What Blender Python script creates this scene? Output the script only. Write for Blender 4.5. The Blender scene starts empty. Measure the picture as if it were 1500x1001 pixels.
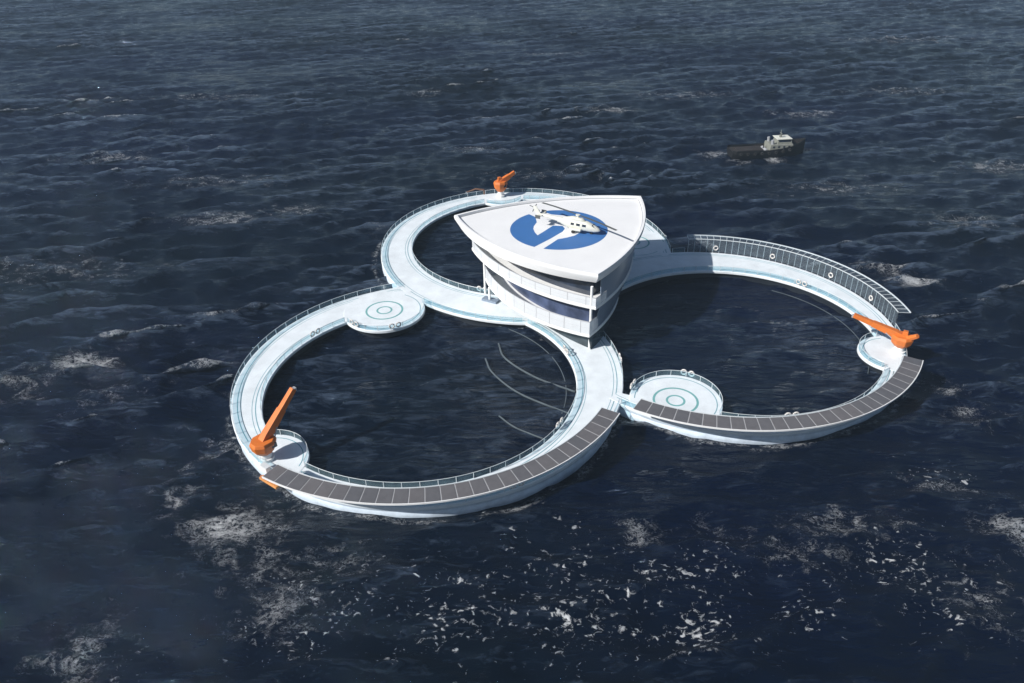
import bpy, bmesh, math, random
import numpy as np
from mathutils import Vector, Matrix
random.seed(7)
PI = math.pi
R_ = math.radians
scene = bpy.context.scene
COL = scene.collection

# ------------------------------------------------------------------ materials
def new_mat(name):
    m = bpy.data.materials.new(name); m.use_nodes = True
    nt = m.node_tree
    for n in list(nt.nodes): nt.nodes.remove(n)
    out = nt.nodes.new('ShaderNodeOutputMaterial')
    return m, nt, out

def node(nt, kind, **kw):
    n = nt.nodes.new(kind)
    for k, v in kw.items():
        if k in n.inputs.keys(): n.inputs[k].default_value = v
        else: setattr(n, k, v)
    return n

def paint(name, col, rough=.45, var=.06, scale=.6, metal=0., bump=0., spec=.5):
    """painted surface with faint large stains and fine grain"""
    m, nt, out = new_mat(name)
    b = node(nt, 'ShaderNodeBsdfPrincipled'); b.inputs['Roughness'].default_value = rough
    b.inputs['Metallic'].default_value = metal
    b.inputs['Specular IOR Level'].default_value = spec
    tc = node(nt, 'ShaderNodeTexCoord')
    n1 = node(nt, 'ShaderNodeTexNoise'); n1.inputs['Scale'].default_value = scale; n1.inputs['Detail'].default_value = 6; n1.inputs['Roughness'].default_value = .65
    nt.links.new(tc.outputs['Object'], n1.inputs['Vector'])
    mr = node(nt, 'ShaderNodeMapRange'); mr.inputs[1].default_value = .3; mr.inputs[2].default_value = .7
    mr.inputs[3].default_value = 1 - var * 2; mr.inputs[4].default_value = 1 + var * .4
    nt.links.new(n1.outputs['Fac'], mr.inputs['Value'])
    mx = node(nt, 'ShaderNodeVectorMath', operation='SCALE'); mx.inputs[0].default_value = col[:3]
    nt.links.new(mr.outputs['Result'], mx.inputs['Scale'])
    nt.links.new(mx.outputs['Vector'], b.inputs['Base Color'])
    mr2 = node(nt, 'ShaderNodeMapRange'); mr2.inputs[3].default_value = rough - .08; mr2.inputs[4].default_value = rough + .12
    nt.links.new(n1.outputs['Fac'], mr2.inputs['Value']); nt.links.new(mr2.outputs['Result'], b.inputs['Roughness'])
    if bump:
        n2 = node(nt, 'ShaderNodeTexNoise'); n2.inputs['Scale'].default_value = scale * 6
        nt.links.new(tc.outputs['Object'], n2.inputs['Vector'])
        bp_ = node(nt, 'ShaderNodeBump'); bp_.inputs['Strength'].default_value = bump; bp_.inputs['Distance'].default_value = .05
        nt.links.new(n2.outputs['Fac'], bp_.inputs['Height']); nt.links.new(bp_.outputs['Normal'], b.inputs['Normal'])
    nt.links.new(b.outputs['BSDF'], out.inputs['Surface'])
    return m

def glass(name, tint, clear, rough=.08, body=(.5, .6, .65)):
    """thin pane: partly see-through, partly a glossy tinted body"""
    m, nt, out = new_mat(name)
    t = node(nt, 'ShaderNodeBsdfTransparent'); t.inputs['Color'].default_value = (*tint, 1)
    b = node(nt, 'ShaderNodeBsdfPrincipled'); b.inputs['Base Color'].default_value = (*body, 1); b.inputs['Roughness'].default_value = rough
    tc = node(nt, 'ShaderNodeTexCoord'); n1 = node(nt, 'ShaderNodeTexNoise'); n1.inputs['Scale'].default_value = .8
    nt.links.new(tc.outputs['Object'], n1.inputs['Vector'])
    mr = node(nt, 'ShaderNodeMapRange'); mr.inputs[3].default_value = max(0, 1 - clear - .06); mr.inputs[4].default_value = min(1, 1 - clear + .06)
    nt.links.new(n1.outputs['Fac'], mr.inputs['Value'])
    mx = node(nt, 'ShaderNodeMixShader')
    nt.links.new(mr.outputs['Result'], mx.inputs[0]); nt.links.new(t.outputs[0], mx.inputs[1]); nt.links.new(b.outputs[0], mx.inputs[2])
    nt.links.new(mx.outputs[0], out.inputs['Surface'])
    return m

def window_glass(name, col, rough=.12):
    m, nt, out = new_mat(name)
    b = node(nt, 'ShaderNodeBsdfPrincipled'); b.inputs['Roughness'].default_value = rough; b.inputs['IOR'].default_value = 1.5
    tc = node(nt, 'ShaderNodeTexCoord'); n1 = node(nt, 'ShaderNodeTexNoise'); n1.inputs['Scale'].default_value = .35
    nt.links.new(tc.outputs['Object'], n1.inputs['Vector'])
    cr = node(nt, 'ShaderNodeValToRGB'); cr.color_ramp.elements[0].position = .35; cr.color_ramp.elements[1].position = .7
    cr.color_ramp.elements[0].color = (*[c * .6 for c in col], 1); cr.color_ramp.elements[1].color = (*[c * 1.4 for c in col], 1)
    nt.links.new(n1.outputs['Fac'], cr.inputs['Fac']); nt.links.new(cr.outputs['Color'], b.inputs['Base Color'])
    nt.links.new(b.outputs[0], out.inputs['Surface'])
    return m

M_deck = paint('white_deck', (.755, .805, .835), .5, .075, .35)
M_roof = paint('white_roof', (.80, .80, .80), .5, .03, .2)
M_white = paint('white_paint', (.80, .80, .79), .4, .05, .8)
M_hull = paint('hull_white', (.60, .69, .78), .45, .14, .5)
M_dark = paint('hull_navy', (.012, .017, .025), .5, .15, .7)
M_line = paint('deck_line', (.17, .36, .42), .55, .1, .8)
M_mark = paint('pad_mark', (.17, .40, .40), .55, .06, .8)
M_blue = paint('emblem_blue', (.045, .155, .40), .5, .06, .4)
M_orange = paint('orange_paint', (.66, .17, .025), .45, .10, .9)
M_grey = paint('grey_metal', (.35, .36, .38), .4, .08, 1.)
M_rail = paint('rail_metal', (.62, .66, .68), .35, .06, 1.)
M_slate = paint('slate_panel', (.20, .25, .32), .4, .06, .4)
M_black = paint('black_paint', (.004, .004, .005), .6, .2, .8)
M_brown = paint('brown_deck', (.13, .095, .08), .7, .25, .6)
M_cream = paint('cream_paint', (.70, .70, .62), .45, .1, .8)
M_blade = paint('blade_grey', (.10, .105, .10), .5, .1, .8)
M_buoy = paint('life_ring_white', (.72, .68, .64), .55, .1, 2.)
M_rope = paint('pale_rope', (.085, .11, .125), .8, .2, .6)
M_tray = paint('tray_metal', (.42, .42, .43), .5, .1, 1.)
M_orange2 = paint('pale_orange_paint', (.68, .30, .09), .5, .12, .9)
M_dull = paint('faded_orange', (.24, .12, .07), .7, .2, 1.)
M_tyre = paint('rubber', (.02, .02, .02), .8, .1, 2.)
M_rglass = glass('rail_glass', (.86, .95, .98), .91, .10, (.42, .58, .64))
M_bglass = glass('balcony_glass', (.92, .95, .97), .30, .2, (.80, .82, .84))
M_sglass = glass('screen_glass', (.90, .94, .96), .90, .15, (.34, .40, .45))
M_win = window_glass('dark_window', (.020, .028, .045))
M_win2 = window_glass('blue_window', (.06, .08, .145), .2)
M_win3 = window_glass('green_window', (.03, .045, .055))
M_facade = paint('facade_panel', (.16, .205, .27), .3, .05, .3)

def solar_mat():
    m, nt, out = new_mat('solar_cell')
    b = node(nt, 'ShaderNodeBsdfPrincipled'); b.inputs['Roughness'].default_value = .38; b.inputs['Specular IOR Level'].default_value = .5
    oi = node(nt, 'ShaderNodeObjectInfo')
    cr = node(nt, 'ShaderNodeValToRGB')
    e = cr.color_ramp.elements
    e[0].color = (.108, .108, .116, 1); e[1].color = (.138, .130, .133, 1)
    nt.links.new(oi.outputs['Random'], cr.inputs['Fac'])
    tc = node(nt, 'ShaderNodeTexCoord'); br = node(nt, 'ShaderNodeTexNoise'); br.inputs['Scale'].default_value = 1.2
    nt.links.new(tc.outputs['Object'], br.inputs['Vector'])
    mr = node(nt, 'ShaderNodeMapRange'); mr.inputs[3].default_value = .8; mr.inputs[4].default_value = 1.15
    nt.links.new(br.outputs['Fac'], mr.inputs['Value'])
    v = node(nt, 'ShaderNodeVectorMath', operation='SCALE')
    nt.links.new(cr.outputs['Color'], v.inputs[0]); nt.links.new(mr.outputs['Result'], v.inputs['Scale'])
    nt.links.new(v.outputs['Vector'], b.inputs['Base Color']); nt.links.new(b.outputs[0], out.inputs['Surface'])
    return m
M_solar = solar_mat()

# ------------------------------------------------------------------ object helpers
def tag(o, label=None, cat=None, group=None, kind=None):
    if label: o['label'] = label
    if cat: o['category'] = cat
    if group: o['group'] = group
    if kind: o['kind'] = kind
    return o

def thing(name, label, cat, loc=(0, 0, 0), rz=0, group=None):
    o = bpy.data.objects.new(name, None); COL.objects.link(o)
    o.location = loc; o.rotation_euler = (0, 0, rz); o.empty_display_size = .5
    return tag(o, label, cat, group)

class MB:
    """collects shapes for ONE mesh object"""
    def __init__(s): s.v = []; s.f = []
    def add(s, vs, fs):
        n = len(s.v); s.v += [tuple(p) for p in vs]; s.f += [tuple(i + n for i in f) for f in fs]; return s
    def box(s, c, d, rz=0, taper=1.0):
        ca, sa = math.cos(rz), math.sin(rz); vs = []
        for z in (-.5, .5):
            k = taper if z > 0 else 1
            for x, y in ((-.5, -.5), (.5, -.5), (.5, .5), (-.5, .5)):
                X, Y = x * d[0] * k, y * d[1] * k
                vs.append((c[0] + X * ca - Y * sa, c[1] + X * sa + Y * ca, c[2] + z * d[2]))
        return s.add(vs, [(3, 2, 1, 0), (4, 5, 6, 7), (0, 1, 5, 4), (1, 2, 6, 5), (2, 3, 7, 6), (3, 0, 4, 7)])
    def loft(s, rings, caps=True, closed=False):
        """rings: equal-length closed loops of points"""
        n = len(rings[0]); vs = [p for r in rings for p in r]; fs = []
        m = len(rings)
        for i in range(m if closed else m - 1):
            j = (i + 1) % m
            for k in range(n):
                l = (k + 1) % n
                fs.append((i * n + k, i * n + l, j * n + l, j * n + k))
        if caps and not closed:
            fs.append(tuple(range(n - 1, -1, -1))); fs.append(tuple((m - 1) * n + k for k in range(n)))
        return s.add(vs, fs)
    def tube(s, pts, r, n=8, closed=False, r2=None):
        pts = [Vector(p) for p in pts]; rings = []; m = len(pts)
        for i, p in enumerate(pts):
            if closed: d = pts[(i + 1) % m] - pts[i - 1]
            else: d = pts[min(i + 1, m - 1)] - pts[max(i - 1, 0)]
            d.normalize()
            up = Vector((0, 0, 1)) if abs(d.z) < .95 else Vector((1, 0, 0))
            a = d.cross(up).normalized(); b = a.cross(d).normalized()
            rr = r if r2 is None else r + (r2 - r) * i / (m - 1)
            rings.append([p + (a * math.cos(t) + b * math.sin(t)) * rr for t in [2 * PI * k / n for k in range(n)]])
        return s.loft(rings, closed=closed)
    def cyl(s, c, r, h, n=20, r2=None):
        r2 = r if r2 is None else r2
        return s.loft([[(c[0] + q * math.cos(2 * PI * k / n), c[1] + q * math.sin(2 * PI * k / n), z) for k in range(n)] for q, z in ((r, c[2]), (r2, c[2] + h))])
    def ribbon(s, pts, z0, z1, th=.04):
        """upright thin wall along a plan path"""
        rings = []
        m = len(pts)
        for i, p in enumerate(pts):
            a, b = pts[max(i - 1, 0)], pts[min(i + 1, m - 1)]
            dx, dy = b[0] - a[0], b[1] - a[1]; L = math.hypot(dx, dy) or 1
            nx, ny = -dy / L * th / 2, dx / L * th / 2
            rings.append([(p[0] - nx, p[1] - ny, z0), (p[0] + nx, p[1] + ny, z0), (p[0] + nx, p[1] + ny, z1), (p[0] - nx, p[1] - ny, z1)])
        return s.loft(rings)
    def flat_strip(s, pts, w, z, th=.004):
        rings = []; m = len(pts)
        for i, p in enumerate(pts):
            a, b = pts[max(i - 1, 0)], pts[min(i + 1, m - 1)]
            dx, dy = b[0] - a[0], b[1] - a[1]; L = math.hypot(dx, dy) or 1
            nx, ny = -dy / L * w / 2, dx / L * w / 2
            rings.append([(p[0] - nx, p[1] - ny, z), (p[0] + nx, p[1] + ny, z), (p[0] + nx, p[1] + ny, z + th), (p[0] - nx, p[1] - ny, z + th)])
        return s.loft(rings)
    def prism(s, poly, z0, z1):
        n = len(poly)
        return s.loft([[(x, y, z0) for x, y in poly], [(x, y, z1) for x, y in poly]])
    def xform(s, M):
        s.v = [tuple(M @ Vector(p)) for p in s.v]; return s
    def build(s, name, mat, parent=None, smooth=False, label=None):
        me = bpy.data.meshes.new(name); me.from_pydata(s.v, [], s.f)
        bm = bmesh.new(); bm.from_mesh(me)
        bmesh.ops.recalc_face_normals(bm, faces=bm.faces); bm.to_mesh(me); bm.free()
        me.materials.append(mat)
        if smooth:
            me.polygons.foreach_set('use_smooth', [True] * len(me.polygons))
            if smooth != 'all':
                me.set_sharp_from_angle(angle=R_(35))
        o = bpy.data.objects.new(name, me); COL.objects.link(o)
        if parent: o.parent = parent
        if label: o['label'] = label
        return o

def bevelled(o, w=.05, seg=2):
    b = o.modifiers.new('Bevel', 'BEVEL'); b.width = w; b.segments = seg; b.limit_method = 'ANGLE'; b.angle_limit = R_(40)
    return o

def arc(c, r, a0, a1, step=1.0):
    n = max(2, int(abs(a1 - a0) / step) + 1)
    return [(c[0] + r * math.cos(R_(a0 + (a1 - a0) * i / (n - 1))), c[1] + r * math.sin(R_(a0 + (a1 - a0) * i / (n - 1)))) for i in range(n)]

# ------------------------------------------------------------------ layout (metres; water at z = 0, camera above the origin)
ZD = 2.0
BCO = (3.11, 175.04); BRO = 35.655
RINGS = {
    'A': dict(co=(-15.2, 120.4), ro=35.4, ci=(-16.5, 117.4), ri=28.0, a0=100, a1=412, disc=(-26.7, 144.0), dr=8.5, pad=(-39.2, 96.2), pr=6.6, z=ZD),
    'B': dict(co=BCO, ro=BRO, ci=(4.1, 177.0), ri=28.0, a0=-14, a1=291, fo=(.339, -.869, -.872, -.836), disc=(30.1, 175.6), dr=8.3, pad=(-2.4, 208.0), pr=6.6, z=ZD + .02),
    'C': dict(co=(41.6, 135.2), ro=34.5, ci=(43.4, 131.8), ri=27.7, a0=224, a1=533, disc=(28.2, 110.1), dr=8.0, pad=(71.8, 123.9), pr=6.3, z=ZD + .04),
}
def rout(r, deg):
    t = R_(deg); f = r.get('fo', (0, 0, 0, 0))
    return r['ro'] + f[0] * math.cos(t) + f[1] * math.sin(t) + f[2] * math.cos(2 * t) + f[3] * math.sin(2 * t)
def outer_arc(r, off, a0, a1, step):
    n = max(2, int(abs(a1 - a0) / step) + 1); out = []
    for i in range(n):
        a = a0 + (a1 - a0) * i / (n - 1); q = rout(r, a) - off
        out.append((r['co'][0] + q * math.cos(R_(a)), r['co'][1] + q * math.sin(R_(a))))
    return out
def dist(p, c): return math.hypot(p[0] - c[0], p[1] - c[1])
def rin_at(r, deg):
    '''inner radius along a ray from the outer centre; the band tapers out at its start, behind the round platform'''
    ux, uy = math.cos(R_(deg)), math.sin(R_(deg))
    dx, dy = r['co'][0] - r['ci'][0], r['co'][1] - r['ci'][1]
    b = ux * dx + uy * dy; q = -b + math.sqrt(b * b - (dx * dx + dy * dy - r['ri'] ** 2))
    t = min(max((deg - r['a0']) / 17, 0), 1)
    return q + (rout(r, deg) - 2.6 - q) * (1 - t)
def in_band(r, p, m=0.):
    a = math.degrees(math.atan2(p[1] - r['co'][1], p[0] - r['co'][0]))
    if dist(p, r['co']) > rout(r, a) - m or dist(p, r['ci']) < r['ri'] + m: return False
    while a < r['a0']: a += 360
    return a <= r['a1'] and dist(p, r['co']) > rin_at(r, a) + m
def shapes():
    for k, r in RINGS.items():
        yield (k, 'band'), (lambda p, m, r=r: in_band(r, p, m))
        yield (k, 'disc'), (lambda p, m, r=r: dist(p, r['disc']) < r['dr'] - m and dist(p, r['co']) < r['ro'] - m)
        yield (k, 'pad'), (lambda p, m, r=r: dist(p, r['pad']) < r['pr'] - m and dist(p, r['co']) < r['ro'] - m)
SH = list(shapes())

# tower outlines: three bulging sides between a left, a right and a front tip
def bulge(a, b, sag, n=20):
    """points from a towards b (b left out) along an arc bulging to the right of a->b"""
    ax, ay = a; bx, by = b; L = math.hypot(bx - ax, by - ay)
    nx, ny = (by - ay) / L, -(bx - ax) / L
    R = (L * L / 4 + sag * sag) / (2 * sag); out = []
    for i in range(n):
        t = (i / n - .5) * L
        h = math.sqrt(max(R * R - t * t, 0)) - (R - sag)
        out.append((ax + (bx - ax) * i / n + nx * h, ay + (by - ay) * i / n + ny * h))
    return out
def reul(L, Rr, F, s=(4.6, 4.0, 4.2), n=20):
    return bulge(L, F, s[0], n) + bulge(F, Rr, s[1], n) + bulge(Rr, L, s[2], n)
def scaled(poly, k, c=None):
    if c is None: c = (sum(p[0] for p in poly) / len(poly), sum(p[1] for p in poly) / len(poly))
    return [(c[0] + (x - c[0]) * k, c[1] + (y - c[1]) * k) for x, y in poly]
ROOF_T = reul((-12.0, 157.6), (29.6, 166.8), (16.0, 128.4))
ROOF_B = reul((-11.0, 157.3), (28.6, 165.6), (15.8, 129.6), (4.9, 3.8, 4.0))
SLAB2 = reul((-8.3, 154.4), (26.0, 160.5), (15.7, 127.2), (3.9, 3.6, 3.6))
SLAB1 = reul((-5.6, 151.0), (22.6, 154.0), (14.6, 126.2), (3.9, 3.0, 3.2))
CORE3 = reul((-3.5, 153.6), (26.6, 162.4), (15.4, 131.6), (2.6, 3.6, 3.4))
CORE2 = reul((-1.5, 151.5), (24.0, 157.0), (14.8, 129.8), (2.6, 3.2, 3.2))
CORE1 = reul((0.8, 148.2), (19.5, 147.5), (15.0, 127.6), (1.6, 2.2, 2.5))
def in_poly(p, poly):
    x, y = p; c = False
    for i in range(len(poly)):
        (x1, y1), (x2, y2) = poly[i - 1], poly[i]
        if (y1 > y) != (y2 > y) and x < (x2 - x1) * (y - y1) / (y2 - y1) + x1: c = not c
    return c

def runs(path, keep, closed=True):
    """split a path into the runs whose points pass keep()"""
    ok = [keep(p) for p in path]
    if all(ok): return [path + path[:1]] if closed else [path]
    if not any(ok): return []
    n = len(path); out = []; cur = []
    start = ok.index(False) if closed else 0
    for i in range(n + (0 if closed else 1)):
        j = (start + i) % n if closed else i
        if j < n and ok[j]: cur.append(path[j])
        else:
            if len(cur) > 2: out.append(cur)
            cur = []
    if len(cur) > 2: out.append(cur)
    return out

# ------------------------------------------------------------------ the three floating rings
ring_info = {
    'A': ('nearest white floating ring, orange crane at its left, dark solar strip along its front', 'pontoon ring'),
    'B': ('farthest white floating ring, partly hidden behind the white tower', 'pontoon ring'),
    'C': ('right-hand white floating ring with a see-through screen along its far side', 'pontoon ring'),
}
def band_sweep(r, prof, a0=None, a1=None, step=1.0):
    """prof: list of (side, offset outwards from the deck, z); side 'o' outer edge, 'i' inner edge"""
    a0 = r['a0'] if a0 is None else a0; a1 = r['a1'] if a1 is None else a1
    n = int(abs(a1 - a0) / step) + 1; rings = []
    for i in range(n):
        ad = a0 + (a1 - a0) * i / (n - 1); a = R_(ad); ux, uy = math.cos(a), math.sin(a); ro = rout(r, ad)
        rin = rin_at(r, ad)
        ring = []
        for side, off, z in prof:
            q = (ro + off) if side == 'o' else (rin - off)
            ring.append((r['co'][0] + ux * q, r['co'][1] + uy * q, z))
        rings.append(ring)
    return rings

def disc_slab(mb, c, rad, z0, z1, n=72, ch=.10, clip=None):
    def mk(q, z):
        out = []
        for k in range(n):
            x, y = c[0] + q * math.cos(2 * PI * k / n), c[1] + q * math.sin(2 * PI * k / n)
            if clip:
                d = dist((x, y), clip['co']); lim = clip['ro'] - .12 - (rad - q)
                if d > lim: x, y = clip['co'][0] + (x - clip['co'][0]) * lim / d, clip['co'][1] + (y - clip['co'][1]) * lim / d
            out.append((x, y, z))
        return out
    mb.loft([mk(rad - .25, z0), mk(rad, z0 + .2), mk(rad, z1 - ch), mk(rad - ch, z1)])

def annulus(mb, c, r0, r1, z, n=64, th=.004):
    rings = []
    for k in range(n):
        a = 2 * PI * k / n; u, v = math.cos(a), math.sin(a)
        rings.append([(c[0] + u * r0, c[1] + v * r0, z), (c[0] + u * r1, c[1] + v * r1, z), (c[0] + u * r1, c[1] + v * r1, z + th), (c[0] + u * r0, c[1] + v * r0, z + th)])
    mb.loft(rings, closed=True)

PONTOON = {}
for k, r in RINGS.items():
    root = thing('floating_ring', ring_info[k][0], ring_info[k][1], (r['co'][0], r['co'][1], 0), 0, 'floating rings of the sea platform')
    PONTOON[k] = root
    inv = Matrix.Translation((-r['co'][0], -r['co'][1], 0))
    z = r['z']
    mb = MB(); mb.loft(band_sweep(r, [('i', -.3, z - .75), ('i', 0, z - .55), ('i', 0, z - .1), ('i', -.1, z), ('o', -.1, z), ('o', 0, z - .1), ('o', 0, z - .5), ('o', -.35, z - .7)]))
    mb.xform(inv).build('deck', M_deck, root, True)
    mb = MB(); mb.loft(band_sweep(r, [('i', -.9, -2.0), ('i', -.7, z - .8), ('o', -1.2, z - .8), ('o', -.9, -2.0)], r['a0'] + 1, r['a1'] - 1))
    mb.xform(inv).build('hull', M_dark, root, True)
    # white outer skirt with a flared foot
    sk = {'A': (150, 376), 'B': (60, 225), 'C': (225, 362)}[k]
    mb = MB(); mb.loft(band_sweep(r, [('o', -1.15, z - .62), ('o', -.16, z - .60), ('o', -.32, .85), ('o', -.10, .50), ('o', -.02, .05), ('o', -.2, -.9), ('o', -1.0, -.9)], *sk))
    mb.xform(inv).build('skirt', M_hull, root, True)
    # round platforms
    mb = MB(); disc_slab(mb, r['disc'], r['dr'], z - .7, z + .06, 96, clip=r); lp = mb.xform(inv).build('landing_platform', M_deck, root, True)
    mb = MB(); disc_slab(mb, r['disc'], r['dr'] - 1.1, -2, z - .72, 96, clip=dict(r, ro=r['ro'] - 1.4)); mb.xform(inv).build('platform_float', M_dark, root, True)
    mb = MB(); annulus(mb, r['disc'], 3.55, 3.95, z + .064); annulus(mb, r['disc'], 1.3, 1.68, z + .064)
    mb.xform(inv).build('target_mark', M_mark, root)
    mb = MB(); disc_slab(mb, r['pad'], r['pr'], z - .7, z + .05, 96, clip=r); mb.xform(inv).build('crane_platform', M_deck, root, True)
    mb = MB(); disc_slab(mb, r['pad'], r['pr'] - 1.1, -2, z - .72, 96, clip=dict(r, ro=r['ro'] - 1.4)); mb.xform(inv).build('platform_float', M_dark, root, True)
    # edge curves
    def edge(kind, off):
        if kind == 'outer': return outer_arc(r, off, r['a0'], r['a1'], .7), False
        if kind == 'inner': return arc(r['ci'], r['ri'] + off, r['a0'] - 4, r['a1'] + 4, .7), False
        if kind == 'disc': return arc(r['disc'], r['dr'] - off, 0, 358, 2), True
        return arc(r['pad'], r['pr'] - off, 0, 358, 2), True
    lines = MB(); rail = MB(); pane = MB(); cyan = MB()
    for kind in ('outer', 'inner', 'disc', 'pad'):
        own = {'outer': (k, 'band'), 'inner': (k, 'band'), 'disc': (k, 'disc'), 'pad': (k, 'pad')}[kind]
        off_ = .3
        def free(p, m):
            for key, fn in SH:
                if key != own and not (kind == 'outer' and key[0] == k and key[1] != 'band') and fn(p, m): return False
            if kind == 'inner' and not in_band(r, p, -.6): return False
            if kind in ('pad', 'disc') and dist(p, r['co']) > r['ro'] - off_: return False
            if k == 'C' and kind == 'outer':
                a = math.degrees(math.atan2(p[1] - r['co'][1], p[0] - r['co'][0]))
                if m < 0 and -3 < a < 90: return False
            return not in_poly(p, CORE1)
        zz = z + (.064 if kind == 'disc' else .054 if kind == 'pad' else .004)
        for off, w in ((1.15, .16), (1.75, .10)) if kind in ('outer', 'inner') else ((.95, .16),):
            path, cl = edge(kind, off)
            for run in runs(path, lambda p: free(p, off - .2), cl): lines.flat_strip(run, w, zz)
        path, cl = edge(kind, .18)
        for run in runs(path, lambda p: free(p, -.05), cl):
            zb = z + .02
            pane.ribbon(run, zb + .12, zb + 1.1, .03)
            rail.tube([(x, y, zb + 1.15) for x, y in run], .045, 5)
            acc = 0; last = None
            for p in run:
                if last: acc += dist(p, last)
                if last is None or acc > 2.6:
                    rail.box((p[0], p[1], zb + .58), (.09, .09, 1.16)); acc = 0
                last = p
    lines.xform(inv).build('deck_line', M_line, root)
    rail.xform(inv).build('railing', M_rail, root)
    pane.xform(inv).build('railing_glass', M_rglass, root)

# ------------------------------------------------------------------ solar canopies and the see-through screen
def roof_sector(mb, c, r0, r1, a0, a1, z0, z1, th, n=4):
    rings = []
    for i in range(n + 1):
        a = R_(a0 + (a1 - a0) * i / n); u, v = math.cos(a), math.sin(a)
        rings.append([(c[0] + u * r0, c[1] + v * r0, z0), (c[0] + u * r1, c[1] + v * r1, z1), (c[0] + u * r1, c[1] + v * r1, z1 + th), (c[0] + u * r0, c[1] + v * r0, z0 + th)])
    mb.loft(rings)

def solar_canopy(label, c, r0, r1, a0, a1, n, zt):
    root = thing('solar_canopy', label, 'solar canopy', (c[0], c[1], ZD), 0, 'curved strips of solar panels')
    inv = Matrix.Translation((-c[0], -c[1], -ZD))
    m = MB()
    roof_sector(m, c, r0 - .04, r1 + .04, a0, a1, zt - .20, zt - .32, .16, 90)
    m.xform(inv).build('support_tray', M_tray, root, True)
    m = MB()
    roof_sector(m, c, r1 + .06, r1 + .20, a0, a1, zt - .36, zt - .36, .27, 90)
    m.xform(inv).build('outer_rim', M_white, root, True)
    m = MB()
    roof_sector(m, c, r0 - .20, r0 - .06, a0, a1, zt - .2, zt - .2, .26, 90)
    m.xform(inv).build('inner_rim', M_rail, root, True)
    st = (a1 - a0) / n
    for i in range(n):
        m = MB(); roof_sector(m, c, r0, r1, a0 + st * i + .14, a0 + st * (i + 1) - .14, zt - .05, zt - .17, .06)
        m.xform(inv).build('solar_panel', M_solar, root)
    for i in range(0, n + 1, 3):
        a = R_(a0 + st * i); x, y = c[0] + math.cos(a) * (r0 - .3), c[1] + math.sin(a) * (r0 - .3)
        p = MB(); p.tube([(x, y, ZD), (x, y, zt - .25)], .09, 8)
        p.tube([(x, y, ZD + 1.6), (c[0] + math.cos(a) * (r1 - .5), c[1] + math.sin(a) * (r1 - .5), zt - .38)], .06, 6)
        p.xform(inv).build('post', M_rail, root, True)
    return root
solar_canopy('curved strip of dark solar panels along the front of the nearest ring',
             (-16.4, 121.0), 35.3, 38.2, -123.5, -28, 27, ZD + 3.1)
solar_canopy('curved strip of dark solar panels along the front of the right ring',
             (40.6, 135.6), 34.7, 37.7, -123.5, -29.5, 27, ZD + 3.1)

c = (41.6, 135.2)
root = thing('glass_screen', 'tall see-through curved screen with thin posts on the far side of the right ring', 'glass screen', (c[0], c[1], ZD))
inv = Matrix.Translation((-c[0], -c[1], -ZD))
a0, a1 = -2.5, 89
z1 = ZD + 3.2
m = MB(); m.ribbon(arc(c, 34.55, a0, a1, 1), ZD + .2, z1, .04); m.xform(inv).build('glass_wall', M_sglass, root)
m = MB(); roof_sector(m, c, 34.6, 36.9, a0, a1, z1, z1 - .05, .05, 90); m.xform(inv).build('glass_roof', M_sglass, root)
m = MB(); roof_sector(m, c, 36.92, 37.1, a0, a1, z1 - .1, z1 - .1, .22, 90); roof_sector(m, c, 34.5, 34.66, a0, a1, z1 + .06, z1 + .06, .12, 90)
m.xform(inv).build('rim', M_rail, root, True)
NP = 38
for i in range(NP + 1):
    a = R_(a0 + (a1 - a0) * i / NP); u, v = math.cos(a), math.sin(a)
    m = MB(); m.tube([(c[0] + u * 34.64, c[1] + v * 34.64, ZD - .3), (c[0] + u * 34.64, c[1] + v * 34.64, z1 + .05), (c[0] + u * 37, c[1] + v * 37, z1 - .02)], .055, 5)
    m.xform(inv).build('post', M_rail, root, True)

# ------------------------------------------------------------------ the tower
tc_ = (13.0, 146.0)
tower = thing('control_tower', 'white three-cornered building with blue emblem on its flat roof, between the rings', 'building', (tc_[0], tc_[1], ZD))
invT = Matrix.Translation((-tc_[0], -tc_[1], -ZD))
def zt(h): return ZD + h
def loop(poly, z): return [(x, y, z) for x, y in poly]
ZR = 15.5
m = MB()
k0 = ROOF_T; rimw = scaled(k0, .965)
m.loft([loop(ROOF_B, zt(13.2)), loop(scaled(ROOF_T, .995), zt(ZR - .9)), loop(ROOF_T, zt(ZR - .35)), loop(scaled(ROOF_T, .994), zt(ZR)), loop(rimw, zt(ZR)), loop(scaled(k0, .962), zt(ZR - .55))])
m.xform(invT).build('roof', M_roof, tower, True)
m = MB()
for sgn in (1,):
    path = scaled(k0, .958); m.tube([(x, y, zt(ZR - .50)) for x, y in path], .09, 5, True)
m.xform(invT).build('roof_gutter', M_grey, tower)
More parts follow.
